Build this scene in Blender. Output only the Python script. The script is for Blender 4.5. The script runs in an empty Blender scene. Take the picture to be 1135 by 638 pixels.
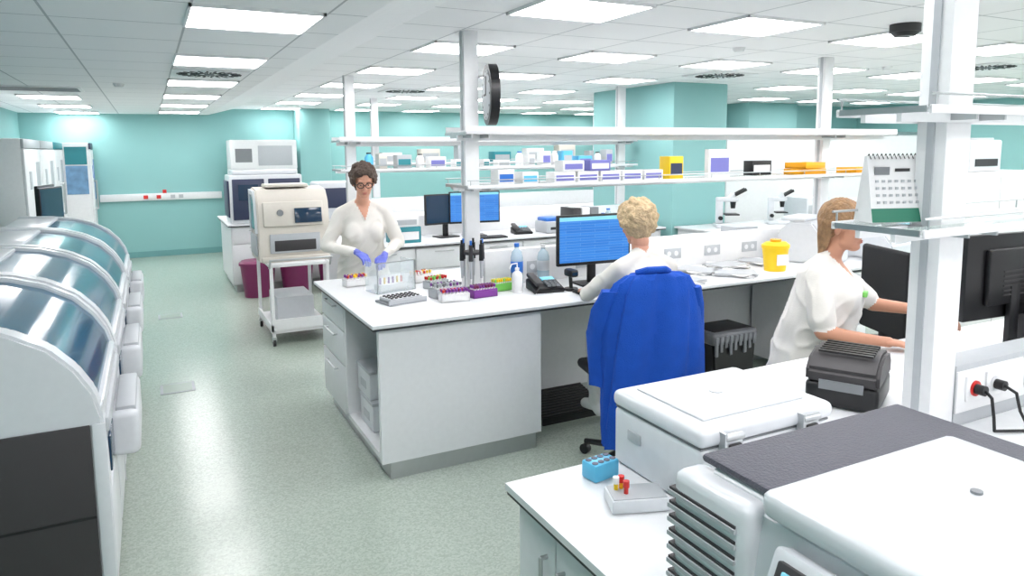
import bpy, bmesh, math, random
from mathutils import Vector, Matrix, noise
random.seed(4)
R=math.radians
# ------------------------------------------------------------------ materials
def lin(c):
    return tuple(((x/255)/12.92 if x/255<=.04045 else ((x/255+.055)/1.055)**2.4) for x in c)
_m={}
def mat(name,rgb,rough=.5,metal=0.,var=.04,scale=30,emit=0,coat=0,trans=0,alpha=1,bump=0,bscale=200,spec=.5):
    if name in _m: return _m[name]
    m=bpy.data.materials.new(name); m.use_nodes=True; nt=m.node_tree; b=nt.nodes['Principled BSDF']
    c=lin(rgb)
    tc=nt.nodes.new('ShaderNodeTexCoord'); nz=nt.nodes.new('ShaderNodeTexNoise'); nz.inputs['Scale'].default_value=scale
    nt.links.new(tc.outputs['Object'],nz.inputs['Vector'])
    mx=nt.nodes.new('ShaderNodeMix'); mx.data_type='RGBA'
    mx.inputs[6].default_value=(*[x*(1-var) for x in c],1); mx.inputs[7].default_value=(*[min(1,x*(1+var)) for x in c],1)
    nt.links.new(nz.outputs['Fac'],mx.inputs[0]); nt.links.new(mx.outputs[2],b.inputs['Base Color'])
    b.inputs['Roughness'].default_value=rough; b.inputs['Metallic'].default_value=metal; b.inputs['Specular IOR Level'].default_value=spec
    if coat: b.inputs['Coat Weight'].default_value=coat
    if trans: b.inputs['Transmission Weight'].default_value=trans; b.inputs['IOR'].default_value=1.1
    if alpha<1: b.inputs['Alpha'].default_value=alpha
    if emit:
        nt.links.new(mx.outputs[2],b.inputs['Emission Color']); b.inputs['Emission Strength'].default_value=emit
    if bump:
        n2=nt.nodes.new('ShaderNodeTexNoise'); n2.inputs['Scale'].default_value=bscale
        nt.links.new(tc.outputs['Object'],n2.inputs['Vector'])
        bp=nt.nodes.new('ShaderNodeBump'); bp.inputs['Strength'].default_value=bump; bp.inputs['Distance'].default_value=.01
        nt.links.new(n2.outputs['Fac'],bp.inputs['Height']); nt.links.new(bp.outputs[0],b.inputs['Normal'])
    _m[name]=m; return m
WHITE=mat('white_laminate',(222,224,226),.35)
WHT2=mat('white_paint_metal',(230,231,232),.4)
PLAS=mat('white_plastic',(214,217,221),.3,coat=.2)
CREAM=mat('cream_plastic',(212,206,196),.4)
LGREY=mat('light_grey_plastic',(180,184,188),.45)
GREY=mat('mid_grey_plastic',(124,127,131),.45)
DGREY=mat('charcoal_panel',(54,52,54),.5)
GTOP=mat('grey_textured_top',(80,80,90),.55,bump=.3)
BLACK=mat('black_plastic',(18,18,21),.4)
EDGE=mat('black_edge_band',(45,47,50),.5)
METAL=mat('brushed_steel',(185,188,190),.3,.9)
TEAL=mat('teal_wall_paint',(138,188,186),.6,var=.03,scale=2)
TEALD=mat('teal_dark_paint',(108,160,160),.6,var=.03,scale=2)
NAVY=mat('navy_panel',(48,56,84),.4)
BLUEG=mat('blue_tinted_glass',(18,84,114),.12,var=.4,scale=2.2,coat=.15,spec=.45)
GLASS=mat('clear_shelf_glass',(215,232,226),.05,alpha=.3)
ACR=mat('clear_acrylic',(225,235,238),.05,alpha=.28)
YEL=mat('yellow_plastic',(245,205,30),.4)
YORG=mat('yellow_orange_plastic',(245,170,20),.4)
PURP=mat('purple_plastic',(128,60,150),.4)
PINK=mat('magenta_bin_plastic',(120,35,85),.4)
GREEN=mat('green_plastic',(120,200,90),.4)
RED=mat('red_plastic',(205,40,35),.35)
BLUE=mat('blue_plastic',(40,110,200),.4)
CYAN=mat('cyan_rack_plastic',(90,185,225),.35)
PAPER=mat('paper_white',(232,232,232),.7)
BAG=mat('grey_bin_bag',(120,122,128),.3,bump=.5,bscale=30)
SKIN=mat('skin',(214,158,132),.5,var=.06,scale=15)
SKIN2=mat('skin_tan',(200,144,116),.5,var=.06,scale=15)
LIPS=mat('lips',(178,92,84),.45)
COAT=mat('white_uniform_cloth',(226,222,215),.85,var=.04,scale=8,bump=.12,bscale=220)
TROU=mat('white_trouser_cloth',(218,218,216),.85)
GLOVE=mat('nitrile_glove_violet',(98,110,205),.45)
HAIRD=mat('hair_dark_grey',(82,66,56),.7,var=.6,scale=60,bump=.8,bscale=120)
HAIRB=mat('hair_blonde',(204,178,140),.7,var=.4,scale=60,bump=.8,bscale=120)
HAIRM=mat('hair_brown_highlight',(148,114,80),.6,var=.6,scale=40,bump=.6,bscale=90)
EYEW=mat('eye_white',(235,232,228),.2)
IRIS=mat('iris_dark',(50,35,28),.2)
JACK=mat('blue_fleece',(12,78,184),.9,var=.15,scale=12,bump=.5,bscale=180)
SHOE=mat('white_clog',(225,225,225),.5)
LIQ=mat('display_cyan',(120,185,205),.2,emit=.5)
DISPD=mat('display_dark',(22,48,72),.1,emit=.15)
TEALBOX=mat('teal_box',(40,130,140),.5)
MESHB=mat('black_chair_mesh',(30,31,34),.8,bump=.6,bscale=400)
def screenmat():
    m=bpy.data.materials.new('monitor_screen_blue'); m.use_nodes=True; nt=m.node_tree; b=nt.nodes['Principled BSDF']
    tc=nt.nodes.new('ShaderNodeTexCoord'); mp=nt.nodes.new('ShaderNodeMapping'); mp.inputs['Rotation'].default_value=(R(90),0,0)
    br=nt.nodes.new('ShaderNodeTexBrick'); br.inputs['Scale'].default_value=1
    br.inputs['Brick Width'].default_value=.22; br.inputs['Row Height'].default_value=.018; br.inputs['Mortar Size'].default_value=.0008
    br.inputs['Color1'].default_value=(*lin((35,125,222)),1); br.inputs['Color2'].default_value=(*lin((50,140,232)),1); br.inputs['Mortar'].default_value=(*lin((130,185,240)),1)
    nt.links.new(tc.outputs['Object'],mp.inputs[0]); nt.links.new(mp.outputs[0],br.inputs['Vector'])
    nt.links.new(br.outputs['Color'],b.inputs['Emission Color']); b.inputs['Emission Strength'].default_value=.95
    b.inputs['Base Color'].default_value=(.01,.02,.05,1); b.inputs['Roughness'].default_value=.3
    return m
SCREEN=screenmat()
def emis(name,rgb,s):
    m=bpy.data.materials.new(name); m.use_nodes=True; nt=m.node_tree; b=nt.nodes['Principled BSDF']
    b.inputs['Emission Color'].default_value=(*lin(rgb),1); b.inputs['Emission Strength'].default_value=s; b.inputs['Base Color'].default_value=(.9,.9,.9,1)
    return m
LED=emis('led_panel_diffuser',(252,249,251),13.5)
def ceilmat(name,x0,dx,y0,dy,rgb=(246,246,247)):
    m=bpy.data.materials.new(name); m.use_nodes=True; nt=m.node_tree; b=nt.nodes['Principled BSDF']; L=nt.links.new
    tc=nt.nodes.new('ShaderNodeTexCoord'); sp=nt.nodes.new('ShaderNodeSeparateXYZ'); L(tc.outputs['Object'],sp.inputs[0])
    def line(o,a,d):
        s=nt.nodes.new('ShaderNodeMath'); s.operation='SUBTRACT'; L(o,s.inputs[0]); s.inputs[1].default_value=a-100*d+.006
        q=nt.nodes.new('ShaderNodeMath'); q.operation='MODULO'; L(s.outputs[0],q.inputs[0]); q.inputs[1].default_value=d
        t=nt.nodes.new('ShaderNodeMath'); t.operation='LESS_THAN'; L(q.outputs[0],t.inputs[0]); t.inputs[1].default_value=.012
        return t
    a=line(sp.outputs['X'],x0,dx); c=line(sp.outputs['Y'],y0,dy)
    mm=nt.nodes.new('ShaderNodeMath'); mm.operation='MAXIMUM'; L(a.outputs[0],mm.inputs[0]); L(c.outputs[0],mm.inputs[1])
    mx=nt.nodes.new('ShaderNodeMix'); mx.data_type='RGBA'; L(mm.outputs[0],mx.inputs[0])
    mx.inputs[6].default_value=(*lin(rgb),1); mx.inputs[7].default_value=(*lin((190,192,195)),1)
    L(mx.outputs[2],b.inputs['Base Color']); b.inputs['Roughness'].default_value=.8
    return m
def floormat():
    m=bpy.data.materials.new('speckled_green_vinyl'); m.use_nodes=True; nt=m.node_tree; b=nt.nodes['Principled BSDF']; L=nt.links.new
    tc=nt.nodes.new('ShaderNodeTexCoord')
    v=nt.nodes.new('ShaderNodeTexVoronoi'); v.inputs['Scale'].default_value=110; L(tc.outputs['Object'],v.inputs['Vector'])
    sep=nt.nodes.new('ShaderNodeSeparateColor'); L(v.outputs['Color'],sep.inputs[0])
    rp=nt.nodes.new('ShaderNodeValToRGB'); L(sep.outputs[0],rp.inputs[0])
    e=rp.color_ramp.elements; e[0].position=0; e[0].color=(*lin((156,168,156)),1); e[1].position=1; e[1].color=(*lin((176,187,176)),1)
    L(rp.outputs[0],b.inputs['Base Color']); b.inputs['Specular IOR Level'].default_value=.6
    b.inputs['Roughness'].default_value=.2
    return m
# ------------------------------------------------------------------ mesh builder
class M:
    def __init__(s,name): s.name=name; s.v=[]; s.f=[]; s.fm=[]; s.mats=[]; s.T=Matrix.Identity(4)
    def mi(s,m):
        if m not in s.mats: s.mats.append(m)
        return s.mats.index(m)
    def raw(s,vs,fs,m):
        o=len(s.v); s.v+=[s.T@Vector(v) for v in vs]; k=s.mi(m)
        for f in fs: s.f.append([i+o for i in f]); s.fm.append(k)
        return s
    def bmadd(s,bm,m):
        bm.verts.index_update(); s.raw([v.co.copy() for v in bm.verts],[[v.index for v in f.verts] for f in bm.faces],m); bm.free(); return s
    def box(s,x0,x1,y0,y1,z0,z1,m,bev=0,seg=2,rot=None):
        bm=bmesh.new(); bmesh.ops.create_cube(bm,size=1)
        for v in bm.verts: v.co=Vector(((v.co.x)*(x1-x0),(v.co.y)*(y1-y0),(v.co.z)*(z1-z0)))
        if bev: bmesh.ops.bevel(bm,geom=bm.edges[:],offset=min(bev,.49*min(x1-x0,y1-y0,z1-z0)),segments=seg,affect='EDGES',profile=.5)
        c=Vector(((x0+x1)/2,(y0+y1)/2,(z0+z1)/2)); Tm=Matrix.Translation(c)@(rot.to_4x4() if rot else Matrix.Identity(4))
        bm.transform(Tm); return s.bmadd(bm,m)
    def cyl(s,a,b,r,m,r2=None,n=20,bev=0):
        a=Vector(a);b=Vector(b);r2=r if r2 is None else r2; d=b-a
        q=d.to_track_quat('Z','Y').to_matrix()
        vs=[];
        for p,rr in((a,r),(b,r2)):
            for i in range(n):
                t=2*math.pi*i/n; vs.append(p+q@Vector((rr*math.cos(t),rr*math.sin(t),0)))
        fs=[[i,(i+1)%n,n+(i+1)%n,n+i] for i in range(n)]+[list(range(n-1,-1,-1)),list(range(n,2*n))]
        return s.raw(vs,fs,m)
    def sph(s,c,r,m,sc=(1,1,1),u=16,v=10,rot=None):
        bm=bmesh.new(); bmesh.ops.create_uvsphere(bm,u_segments=u,v_segments=v,radius=r)
        for w in bm.verts: w.co=Vector((w.co.x*sc[0],w.co.y*sc[1],w.co.z*sc[2]))
        if rot: bm.transform(rot.to_4x4())
        bm.transform(Matrix.Translation(Vector(c))); return s.bmadd(bm,m)
    def prism(s,pts,ax,lo,hi,m,bev=0):
        def P(p,t): return {'y':(p[0],t,p[1]),'x':(t,p[0],p[1]),'z':(p[0],p[1],t)}[ax]
        bm=bmesh.new(); A=[bm.verts.new(P(p,lo)) for p in pts]; B=[bm.verts.new(P(p,hi)) for p in pts]; n=len(pts)
        bm.faces.new(A); bm.faces.new(B[::-1])
        for i in range(n): bm.faces.new([A[i],B[i],B[(i+1)%n],A[(i+1)%n]])
        bmesh.ops.recalc_face_normals(bm,faces=bm.faces[:])
        if bev: bmesh.ops.bevel(bm,geom=bm.edges[:],offset=bev,segments=2,affect='EDGES')
        return s.bmadd(bm,m)
    def loft(s,rings,m,n=28,fn=None,rotz=0):
        vs=[]
        for k,(cx,cy,z,rx,ry) in enumerate(rings):
            for i in range(n):
                t=2*math.pi*i/n; p=Vector((cx+rx*math.cos(t),cy+ry*math.sin(t),z))
                if fn: p=fn(p,t,k)
                vs.append(p)
        fs=[]
        for k in range(len(rings)-1):
            for i in range(n): fs.append([k*n+i,k*n+(i+1)%n,(k+1)*n+(i+1)%n,(k+1)*n+i])
        fs+= [list(range(n-1,-1,-1)), [ (len(rings)-1)*n+i for i in range(n)]]
        return s.raw(vs,fs,m)
    def tube(s,pts,r,m,n=8):
        pts=[Vector(p) for p in pts]
        for a,b in zip(pts,pts[1:]): s.cyl(a,b,r,m,n=n)
        for p in pts[1:-1]: s.sph(p,r,m,u=8,v=6)
        return s
    def done(s,loc=(0,0,0),rz=0,smooth=35,coll=None):
        me=bpy.data.meshes.new(s.name); me.from_pydata([tuple(v) for v in s.v],[],s.f)
        for m in s.mats: me.materials.append(m)
        me.polygons.foreach_set('material_index',s.fm); me.polygons.foreach_set('use_smooth',[True]*len(s.f)); me.update()
        try: me.set_sharp_from_angle(angle=R(smooth))
        except Exception: pass
        o=bpy.data.objects.new(s.name,me); o.location=loc; o.rotation_euler[2]=rz; bpy.context.collection.objects.link(o); return o
def inst(o,loc,rz=0,sc=1):
    c=bpy.data.objects.new(o.name.split('.')[0],o.data); c.location=loc; c.rotation_euler[2]=rz; c.scale=(sc,sc,sc); bpy.context.collection.objects.link(c); return c

# ------------------------------------------------------------------ room shell
XL,XR,YN,YF=-1.8,12.4,-3.2,13.8
ZL,ZR=2.45,2.56
m=M('floor'); m.box(XL-.1,XR+.1,YN,YF+.1,-.06,0,floormat()); m.done()
CL=ceilmat('ceiling_tiles_corridor',.2,.6,3.5,.6); CR=ceilmat('ceiling_tiles_lab',1.825,.65,3.1275,.545)
GYP=mat('gypsum_white',(246,246,247),.7)
m=M('ceiling')
m.box(XL-.1,1.0,YN,YF+.1,ZL,ZL+.05,CL)
m.prism([(1.0,ZL),(1.34,ZR-.02),(1.42,ZR),(1.42,ZR+.06),(1.0,ZL+.06)],'y',YN,YF+.1,GYP)
m.box(1.42,XR+.1,YN,YF+.1,ZR,ZR+.05,CR)
m.done()
lights=[]
for i in range(-3,6):
    y=3.8+1.8*i
    lights.append((.5,y,ZL,.6,.6))
    if y>8.5: lights.append((-.95,y+.6,ZL,.6,.6))
for x in (2.15,3.45,4.75,6.05,7.35,8.65,9.95,11.25):
    for k in range(-3,7):
        y=3.4+1.635*k
        if x>9 and y>9: continue
        lights.append((x,y,ZR,.63,.53))
lights=[l for l in lights if not (5.0<l[0]<6.7 and 6.2<l[1]<8.6)]
m=M('ceiling_light_panels')
for (x,y,z,w,d) in lights:
    m.box(x-w/2+.012,x+w/2-.012,y-d/2+.012,y+d/2-.012,z-.012,z+.004,LED)
    for a,b,c,e in((x-w/2,x+w/2,y-d/2,y-d/2+.014),(x-w/2,x+w/2,y+d/2-.014,y+d/2),(x-w/2,x-w/2+.014,y-d/2,y+d/2),(x+w/2-.014,x+w/2,y-d/2,y+d/2)):
        m.box(a,b,c,e,z-.016,z+.004,WHT2)
m.done()
def diffuser(x,y,z):
    m=M('air_diffuser'); m.box(-.29,.29,-.26,.26,-.012,.0,WHT2,.003)
    for i in range(24):
        t=2*math.pi*i/24
        for r0,r1 in((.08,.15),(.17,.25)):
            t2=t+(.12 if r0>.1 else 0)
            m.box(r0,r1,-.007,.007,-.016,-.012,BLACK)
            for v in m.v[-8:]:
                v.xy=(Matrix.Rotation(t2,2)@v.xy)
    m.cyl((0,0,-.02),(0,0,-.012),.04,GREY); m.done((x,y,z))
for p in((.5,6.5,ZL),(5.4,5.8,ZR),(3.0,8.9,ZR),(7.3,4.2,ZR)): diffuser(*p)
m=M('ventilation_grille'); m.box(-.4,.4,-.25,.25,-.012,0,WHT2,.003)
for i in range(16): m.box(-.37,.37,-.23+.029*i,-.215+.029*i,-.015,-.011,GREY)
m.done((-.95,8.6,ZL))
m=M('ceiling_projector'); m.cyl((0,0,-.05),(0,0,0),.09,DGREY); m.cyl((0,0,-.075),(0,0,-.05),.06,BLACK,r2=.085); m.sph((0,-.04,-.06),.02,METAL); m.done((4.3,2.98,ZR))
for x,y in((-.2,7.8),(2.8,5.9),(4.1,4.2),(6.4,4.6)):
    m=M('smoke_detector'); m.cyl((0,0,-.03),(0,0,0),.035,WHT2,r2=.05); m.done((x,y,ZL if x<1 else ZR))
m=M('wall_back'); m.box(XL-.1,XR+.1,YF,YF+.1,0,2.62,TEAL); m.done()
m=M('wall_left'); m.box(XL-.1,XL,YN,YF,0,2.5,TEAL); m.done()
m=M('wall_right'); m.box(XR,XR+.1,YN,YF,0,2.62,TEAL); m.done()
m=M('wall_pilaster'); m.box(2.45,3.0,13.2,YF,0,2.56,TEAL,.01); m.done()
m=M('wall_pillar_box'); m.box(5.48,6.3,6.62,8.3,0,ZR,TEAL,.01); m.done()
m=M('wall_back_right'); m.box(8.3,9.15,9.7,9.85,0,ZR,TEALD); m.box(9.15,10.3,9.1,9.85,0,ZR,TEAL,.01); m.box(10.3,XR,9.5,9.65,0,ZR,TEAL); m.box(8.3,8.36,9.62,9.7,0,2.15,DGREY); m.done()
m=M('baseboard_back'); m.box(XL,2.4,YF-.015,YF,0,.1,TEALD); m.done()
m=M('baseboard_left'); m.box(XL,XL+.015,YN,YF,0,.1,TEALD); m.done()
m=M('trim_1'); m.box(-.75,1.15,YF-.06,YF,.98,1.1,WHT2,.01)
for x in(-.1,.1,.32,.45): m.box(x,x+.07,YF-.075,YF-.06,1.01,1.07,RED if x<.3 else LGREY)
m.box(.2,.26,YF-.06,YF-.02,1.1,1.16,RED); m.done()
m=M('partition_wall'); m.box(7.2,XR,7.55,7.62,0,1.98,WHT2); m.box(7.2,XR,7.53,7.64,1.98,2.03,METAL); m.done()
m=M('floor_outlet_cover'); m.box(-.12,.12,-.12,.12,0,.004,LGREY,.001); m.box(-.1,.1,-.1,.1,.004,.005,mat('floor_cover_infill',(150,163,151),.3)); fo=m.done((.1,5.9,.0005)); inst(fo,(.12,8.6,.0005))

# ------------------------------------------------------------------ benches
def handle(m,p,q,r=.006):
    return m.tube([Vector(p),Vector(q)],r,METAL)
m=M('lab_bench_island')
m.box(1.0,5.95,3.6,5.1,.862,.882,WHITE,.002); m.box(1.004,5.946,3.604,5.096,.85,.862,EDGE)
m.box(1.04,2.03,3.63,3.67,.1,.85,WHITE)
m.box(1.09,2.0,3.645,5.0,0,.1,METAL)
m.box(2.0,2.03,3.671,4.33,.1,.85,WHITE)
m.box(1.55,1.58,3.67,5.05,.1,.85,LGREY)
m.box(1.05,1.56,3.67,5.05,.1,.13,WHITE)
m.box(1.05,1.55,4.4,4.44,.1,.85,WHITE)
m.box(1.07,1.99,4.44,5.06,.1,.85,WHITE)
for z0,z1 in((.11,.42),(.43,.65),(.66,.84)):
    m.box(1.045,1.07,4.44,5.06,z0,z1,WHITE,.004); m.tube([(1.05,4.62,z1-.05),(1.02,4.62,z1-.05),(1.02,4.88,z1-.05),(1.05,4.88,z1-.05)],.006,METAL)
m.box(2.03,5.9,4.33,4.37,.08,.85,WHITE)
m.box(2.03,5.9,4.34,4.36,0,.08,METAL)
m.box(4.42,4.95,3.64,4.3,.08,.85,WHITE); 
for z0,z1 in((.09,.42),(.43,.65),(.66,.84)): m.box(4.43,4.94,3.62,3.64,z0,z1,WHITE,.003); handle(m,(4.58,3.605,z1-.05),(4.78,3.605,z1-.05))
m.box(2.03,5.9,4.4,5.05,.08,.85,WHITE)
m.box(1.98,5.9,4.31,4.39,.882,1.12,WHT2,.004)
for i in range(9): 
    x=2.3+i*.4; m.box(x,x+.16,4.303,4.312,.95,1.03,LGREY,.002); m.cyl((x+.04,4.30,.99),(x+.04,4.304,.99),.02,WHITE,n=12); m.cyl((x+.11,4.30,.99),(x+.11,4.304,.99),.02,WHITE,n=12)
m.done()
m=M('storage_box'); m.box(-.14,.14,-.14,.14,0,.16,PLAS,.008); m.box(-.145,.145,-.145,.145,.16,.18,LGREY,.005); m.box(-.142,-.138,-.06,.06,.05,.1,LGREY); sb=m.done((1.24,4.15,.131))
inst(sb,(1.24,4.2,.312))
def island(name,x0,x1,y0,y1):
    m=M(name); m.box(x0,x1,y0,y1,.862,.882,WHITE,.002); m.box(x0+.004,x1-.004,y0+.004,y1-.004,.85,.862,EDGE)
    m.box(x0+.04,x1-.04,y0+.05,y1-.05,.1,.85,WHITE); m.box(x0+.08,x1-.08,y0+.1,y1-.1,0,.1,METAL)
    k=int((x1-x0-.1)/.6)
    for i in range(k):
        a=x0+.05+i*.6
        for yy in (y0+.03,y1-.05): m.box(a+.005,a+.59,yy,yy+.02,.12,.62,WHITE,.003); m.box(a+.005,a+.59,yy,yy+.02,.63,.84,WHITE,.003)
        handle(m,(a+.2,y0+.015,.58),(a+.4,y0+.015,.58)); handle(m,(a+.2,y0+.015,.8),(a+.4,y0+.015,.8))
    ym=(y0+y1)/2
    m.box(x0+.3,x1-.05,ym-.04,ym+.04,.882,1.1,WHT2,.004)
    return m.done()
island('lab_bench_island',1.65,5.38,6.6,8.1)
island('lab_bench_island',.85,7.5,9.6,11.1)
m=M('side_bench'); m.box(5.5,8.9,5.95,6.6,.862,.882,WHITE,.002); m.box(5.54,8.86,6.0,6.58,.1,.862,WHITE); m.box(5.6,8.8,6.03,6.5,0,.1,METAL); m.done()
m=M('near_lab_bench')
out=[(.83,-.9),(.83,1.69),(1.95,1.69),(2.05,2.13),(4.6,2.13),(4.6,-.9)]
m.prism(out,'z',.862,.882,WHITE); 
m.prism([(.834,-.9),(.834,1.686),(1.954,1.686),(2.054,2.126),(4.596,2.126),(4.596,-.9)],'z',.85,.862,EDGE)
m.box(.9,4.5,-.8,1.62,0,.1,METAL); m.box(.87,4.55,-.85,1.66,.1,.85,WHITE)
for a,b in((-.2,.33),(.34,.89),(.9,1.455),(1.462,1.655)): m.box(.855,.87,a,b,.12,.84,WHITE,.003)
for y in(1.415,1.50,.86,.93): m.tube([(.86,y,.62),(.835,y,.62),(.835,y,.76),(.86,y,.76)],.006,METAL)
m.box(2.3,4.5,1.35,1.45,.882,1.09,LGREY,.005)
m.box(2.3,4.5,1.343,1.352,.93,1.07,WHT2,.003)
for i in range(5):
    x=2.34+i*.34
    for dx,c in((0,RED),(.11,WHITE)):
        m.box(x+dx,x+dx+.085,1.336,1.345,.965,1.05,WHT2,.003); m.cyl((x+dx+.0425,1.330,1.007),(x+dx+.0425,1.337,1.007),.026,c,n=16); m.cyl((x+dx+.0425,1.329,1.007),(x+dx+.0425,1.3305,1.007),.012,BLACK,n=12)
m.done()
m=M('power_cable')
m.cyl((2.38,1.30,1.007),(2.38,1.329,1.007),.017,BLACK); m.tube([(2.38,1.30,1.007),(2.38,1.28,.99),(2.38,1.27,.93),(2.37,1.26,.89),(2.5,1.2,.888),(2.8,1.1,.888)],.005,BLACK); 
m.cyl((2.49,1.30,1.007),(2.49,1.329,1.007),.017,BLACK); m.tube([(2.49,1.30,1.007),(2.50,1.27,.99),(2.51,1.26,.93),(2.53,1.25,.89),(2.7,1.15,.888)],.005,BLACK); m.done()
# ------------------------------------------------------------------ shelving frames
def col(m,x,y,w=.05,d=.04,z0=.883,z1=ZR):
    m.box(x-w,x+w,y-d,y+d,z0,z1,WHT2,.004); m.box(x-w-.005,x-w,y-.012,y+.012,z0,z1,LGREY); m.box(x+w,x+w+.003,y-.012,y+.012,z0,z1,LGREY)
def frame(name,y,cols,x0,x1,zu,zl,glassupper=False,D=.19,w=.05,d=.04,z0=1.13):
    m=M(name)
    for c in cols: col(m,c,y,w,d,z0 if c>2.25 or z0>1 and c>1.98 else .883)
    for z,g in((zu,glassupper),(zl,True)):
        if g:
            m.box(x0,x1,y-D,y-.055,z,z+.008,GLASS); m.box(x0,x1,y+.055,y+D,z,z+.008,GLASS)
            for yy in(y-D,y+D): m.box(x0,x1,yy-.005,yy+.005,z-.010,z+.014,WHT2,.003); m.tube([(x0,yy,z+.045),(x1,yy,z+.045)],.004,METAL)
            for k in range(int((x1-x0)/.5)+1): 
                for yy in(y-D,y+D): m.cyl((x0+.02+k*.5,yy,z),(x0+.02+k*.5,yy,z+.045),.003,METAL,n=6)
            for sy in(-1,1): m.box(x0,x1,y+sy*(d+.01)-.008,y+sy*(d+.01)+.008,z-.03,z-.002,WHT2)
        else:
            m.box(x0,x1,y-.17,y-.041,z,z+.022,WHT2,.003); m.box(x0,x1,y+.041,y+.17,z,z+.022,WHT2,.003)
            for yy in(y-.17,y+.165): m.box(x0,x1,yy,yy+.005,z,z+.05,WHT2)
            m.box(x0,x1,y-.041,y-.02,z-.04,z-.001,WHT2)
        for c in cols: 
            for sx in(-w-.01,w+.01): m.box(c+sx-.005,c+sx+.005,y-D+.01,y+D-.01,z-.024,z-.001,METAL)
        for e in(x0,x1): m.box(e-.003,e+.003,y-D+.01,y+D-.01,z-.006,z+.012,METAL)
    return m.done()
frame('bench_shelving_frame',4.35,(1.9,5.25),1.8,6.0,1.9,1.56)
frame('bench_shelving_frame',7.35,(1.87,5.25),1.72,5.38,1.89,1.6,z0=1.11)
frame('bench_shelving_frame',1.4,(2.235,4.4),1.93,4.6,1.9,1.55,True,D=.15,w=.062,d=.048,z0=.883)
frame('bench_shelving_frame',10.35,(3.0,6.9),2.6,7.4,1.9,1.6,z0=1.11)
m=M('wall_clock'); m.cyl((0,0,-.03),(0,0,.03),.2,BLACK,n=40); m.cyl((0,0,.03),(0,0,.034),.165,LGREY,n=40); m.cyl((0,0,-.034),(0,0,-.03),.165,LGREY,n=40)
for s in(1,-1):
    m.box(-.006,.006,0,.12,s*.036-.002,s*.036+.002,BLACK); m.box(0,.08,-.006,.006,s*.036-.002,s*.036+.002,BLACK)
    for i in range(12): t=i*R(30); m.cyl((.15*math.cos(t),.15*math.sin(t),s*.035-.001),(.15*math.cos(t),.15*math.sin(t),s*.035+.001),.008,BLACK,n=6)
o=m.done((2.05,4.33,2.16)); o.rotation_euler=(R(90),0,R(74))
# ------------------------------------------------------------------ left analysers
def analyser():
    m=M('blood_analyser')
    L=1.12
    arch=[(-.2,.5),(-.205,.82),(-.23,.92),(-.28,1.01),(-.36,1.1),(-.48,1.17),(-.62,1.215),(-.8,1.24),(-1.05,1.25),(-1.05,.5)]
    m.prism(arch,'y',0,.11,PLAS,.012); m.prism(arch,'y',L-.06,L,PLAS,.008)
    gl=[(-.222,.84),(-.245,.92),(-.292,1.0),(-.372,1.085),(-.488,1.152),(-.62,1.196),(-.76,1.215),(-.76,1.1),(-.3,.8)]
    m.prism(gl,'y',.11,L-.06,BLUEG)
    m.box(-1.05,-.75,.1,L-.05,1.0,1.23,PLAS,.01)
    m.box(-1.05,-.21,.03,L-.03,.1,.86,PLAS,.008)
    m.box(-.235,-.205,.1,L-.05,.8,.86,PLAS,.01)
    m.box(-.215,-.2,.06,L*.48,.14,.5,PLAS,.006); m.box(-.215,-.2,L*.52,L-.06,.14,.5,PLAS,.006)
    m.box(-.22,-.19,.06,L-.06,.74,.8,LGREY,.01)
    m.box(-.21,-.1,.4,.98,.5,.7,PLAS,.03,3); m.box(-.19,-.11,.43,.95,.68,.715,LGREY,.01)
    m.box(-.205,-.195,.12,.34,.56,.7,DISPD,.003)
    m.box(-1.0,-.24,.08,L-.08,.03,.1,DGREY)
    m.box(-1.04,-.25,-.012,.0,.08,.8,DGREY,.004)
    m.box(-1.04,-.25,-.014,-.011,.44,.45,BLACK)
    m.box(-.245,-.2,-.012,.0,.08,.8,PLAS,.003)
    for y in(.1,L-.1):
        for x in(-.95,-.3): m.cyl((x,y,0),(x,y,.05),.03,BLACK,n=10)
    return m
a=analyser().done((0,2.98,0))
for y in(4.14,5.30,6.46): inst(a,(0,y,0))
m=M('monitor_cabinet'); m.box(-1.4,-.5,7.75,8.9,.08,1.02,WHITE,.01); m.box(-1.3,-.6,7.8,8.8,0,.08,DGREY); m.box(-.5,-.488,7.8,8.3,.12,.98,WHITE,.004); m.box(-.5,-.488,8.32,8.85,.12,.98,WHITE,.004); m.tube([(-.47,8.27,.5),(-.47,8.27,.7)],.006,METAL); m.done()
def monitor(name='computer_monitor',w=.52,h=.32,scr=SCREEN,zb=.14,body=BLACK):
    m=M(name)
    m.box(-w/2,w/2,-.015,.015,zb,zb+h,body,.006); m.box(-w/2+.014,w/2-.014,-.0165,-.0145,zb+.022,zb+h-.014,scr)
    if scr is SCREEN: m.box(-w/2+.014,w/2-.014,-.0168,-.0163,zb+h-.04,zb+h-.014,LIQ)
    m.box(-w*.3,w*.3,.012,.04,zb+.06,zb+h-.06,body,.012); m.box(-.03,.03,.02,.045,.01,zb+.15,body,.005); m.box(-.12,.12,-.07,.11,0,.014,body,.006)
    for i in range(6): m.box(-.08,.08,.04,.043,zb+.1+.02*i,zb+.107+.02*i,DGREY)
    return m
mo=monitor(w=.56,h=.34).done((2.66,4.02,.883),R(-4))
inst(mo,(3.08,6.95,.883),R(-8))
md=monitor('computer_monitor',scr=DISPD).done((2.78,7.0,.883),R(8))
inst(md,(-.85,8.05,1.021),R(75)); inst(md,(-.95,8.6,1.021),R(80))
m2=monitor('computer_monitor',w=.56,h=.36,scr=SCREEN,zb=.19).done((3.24,1.72,.883),R(176))
m=M('desktop_computer'); m.box(-.09,.09,-.18,.18,0,.36,BLACK,.006); 
for i in range(12): m.box(-.07,.07,-.183,-.18,.05+i*.022,.06+i*.022,GREY)
m.done((3.62,1.66,.883))
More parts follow.
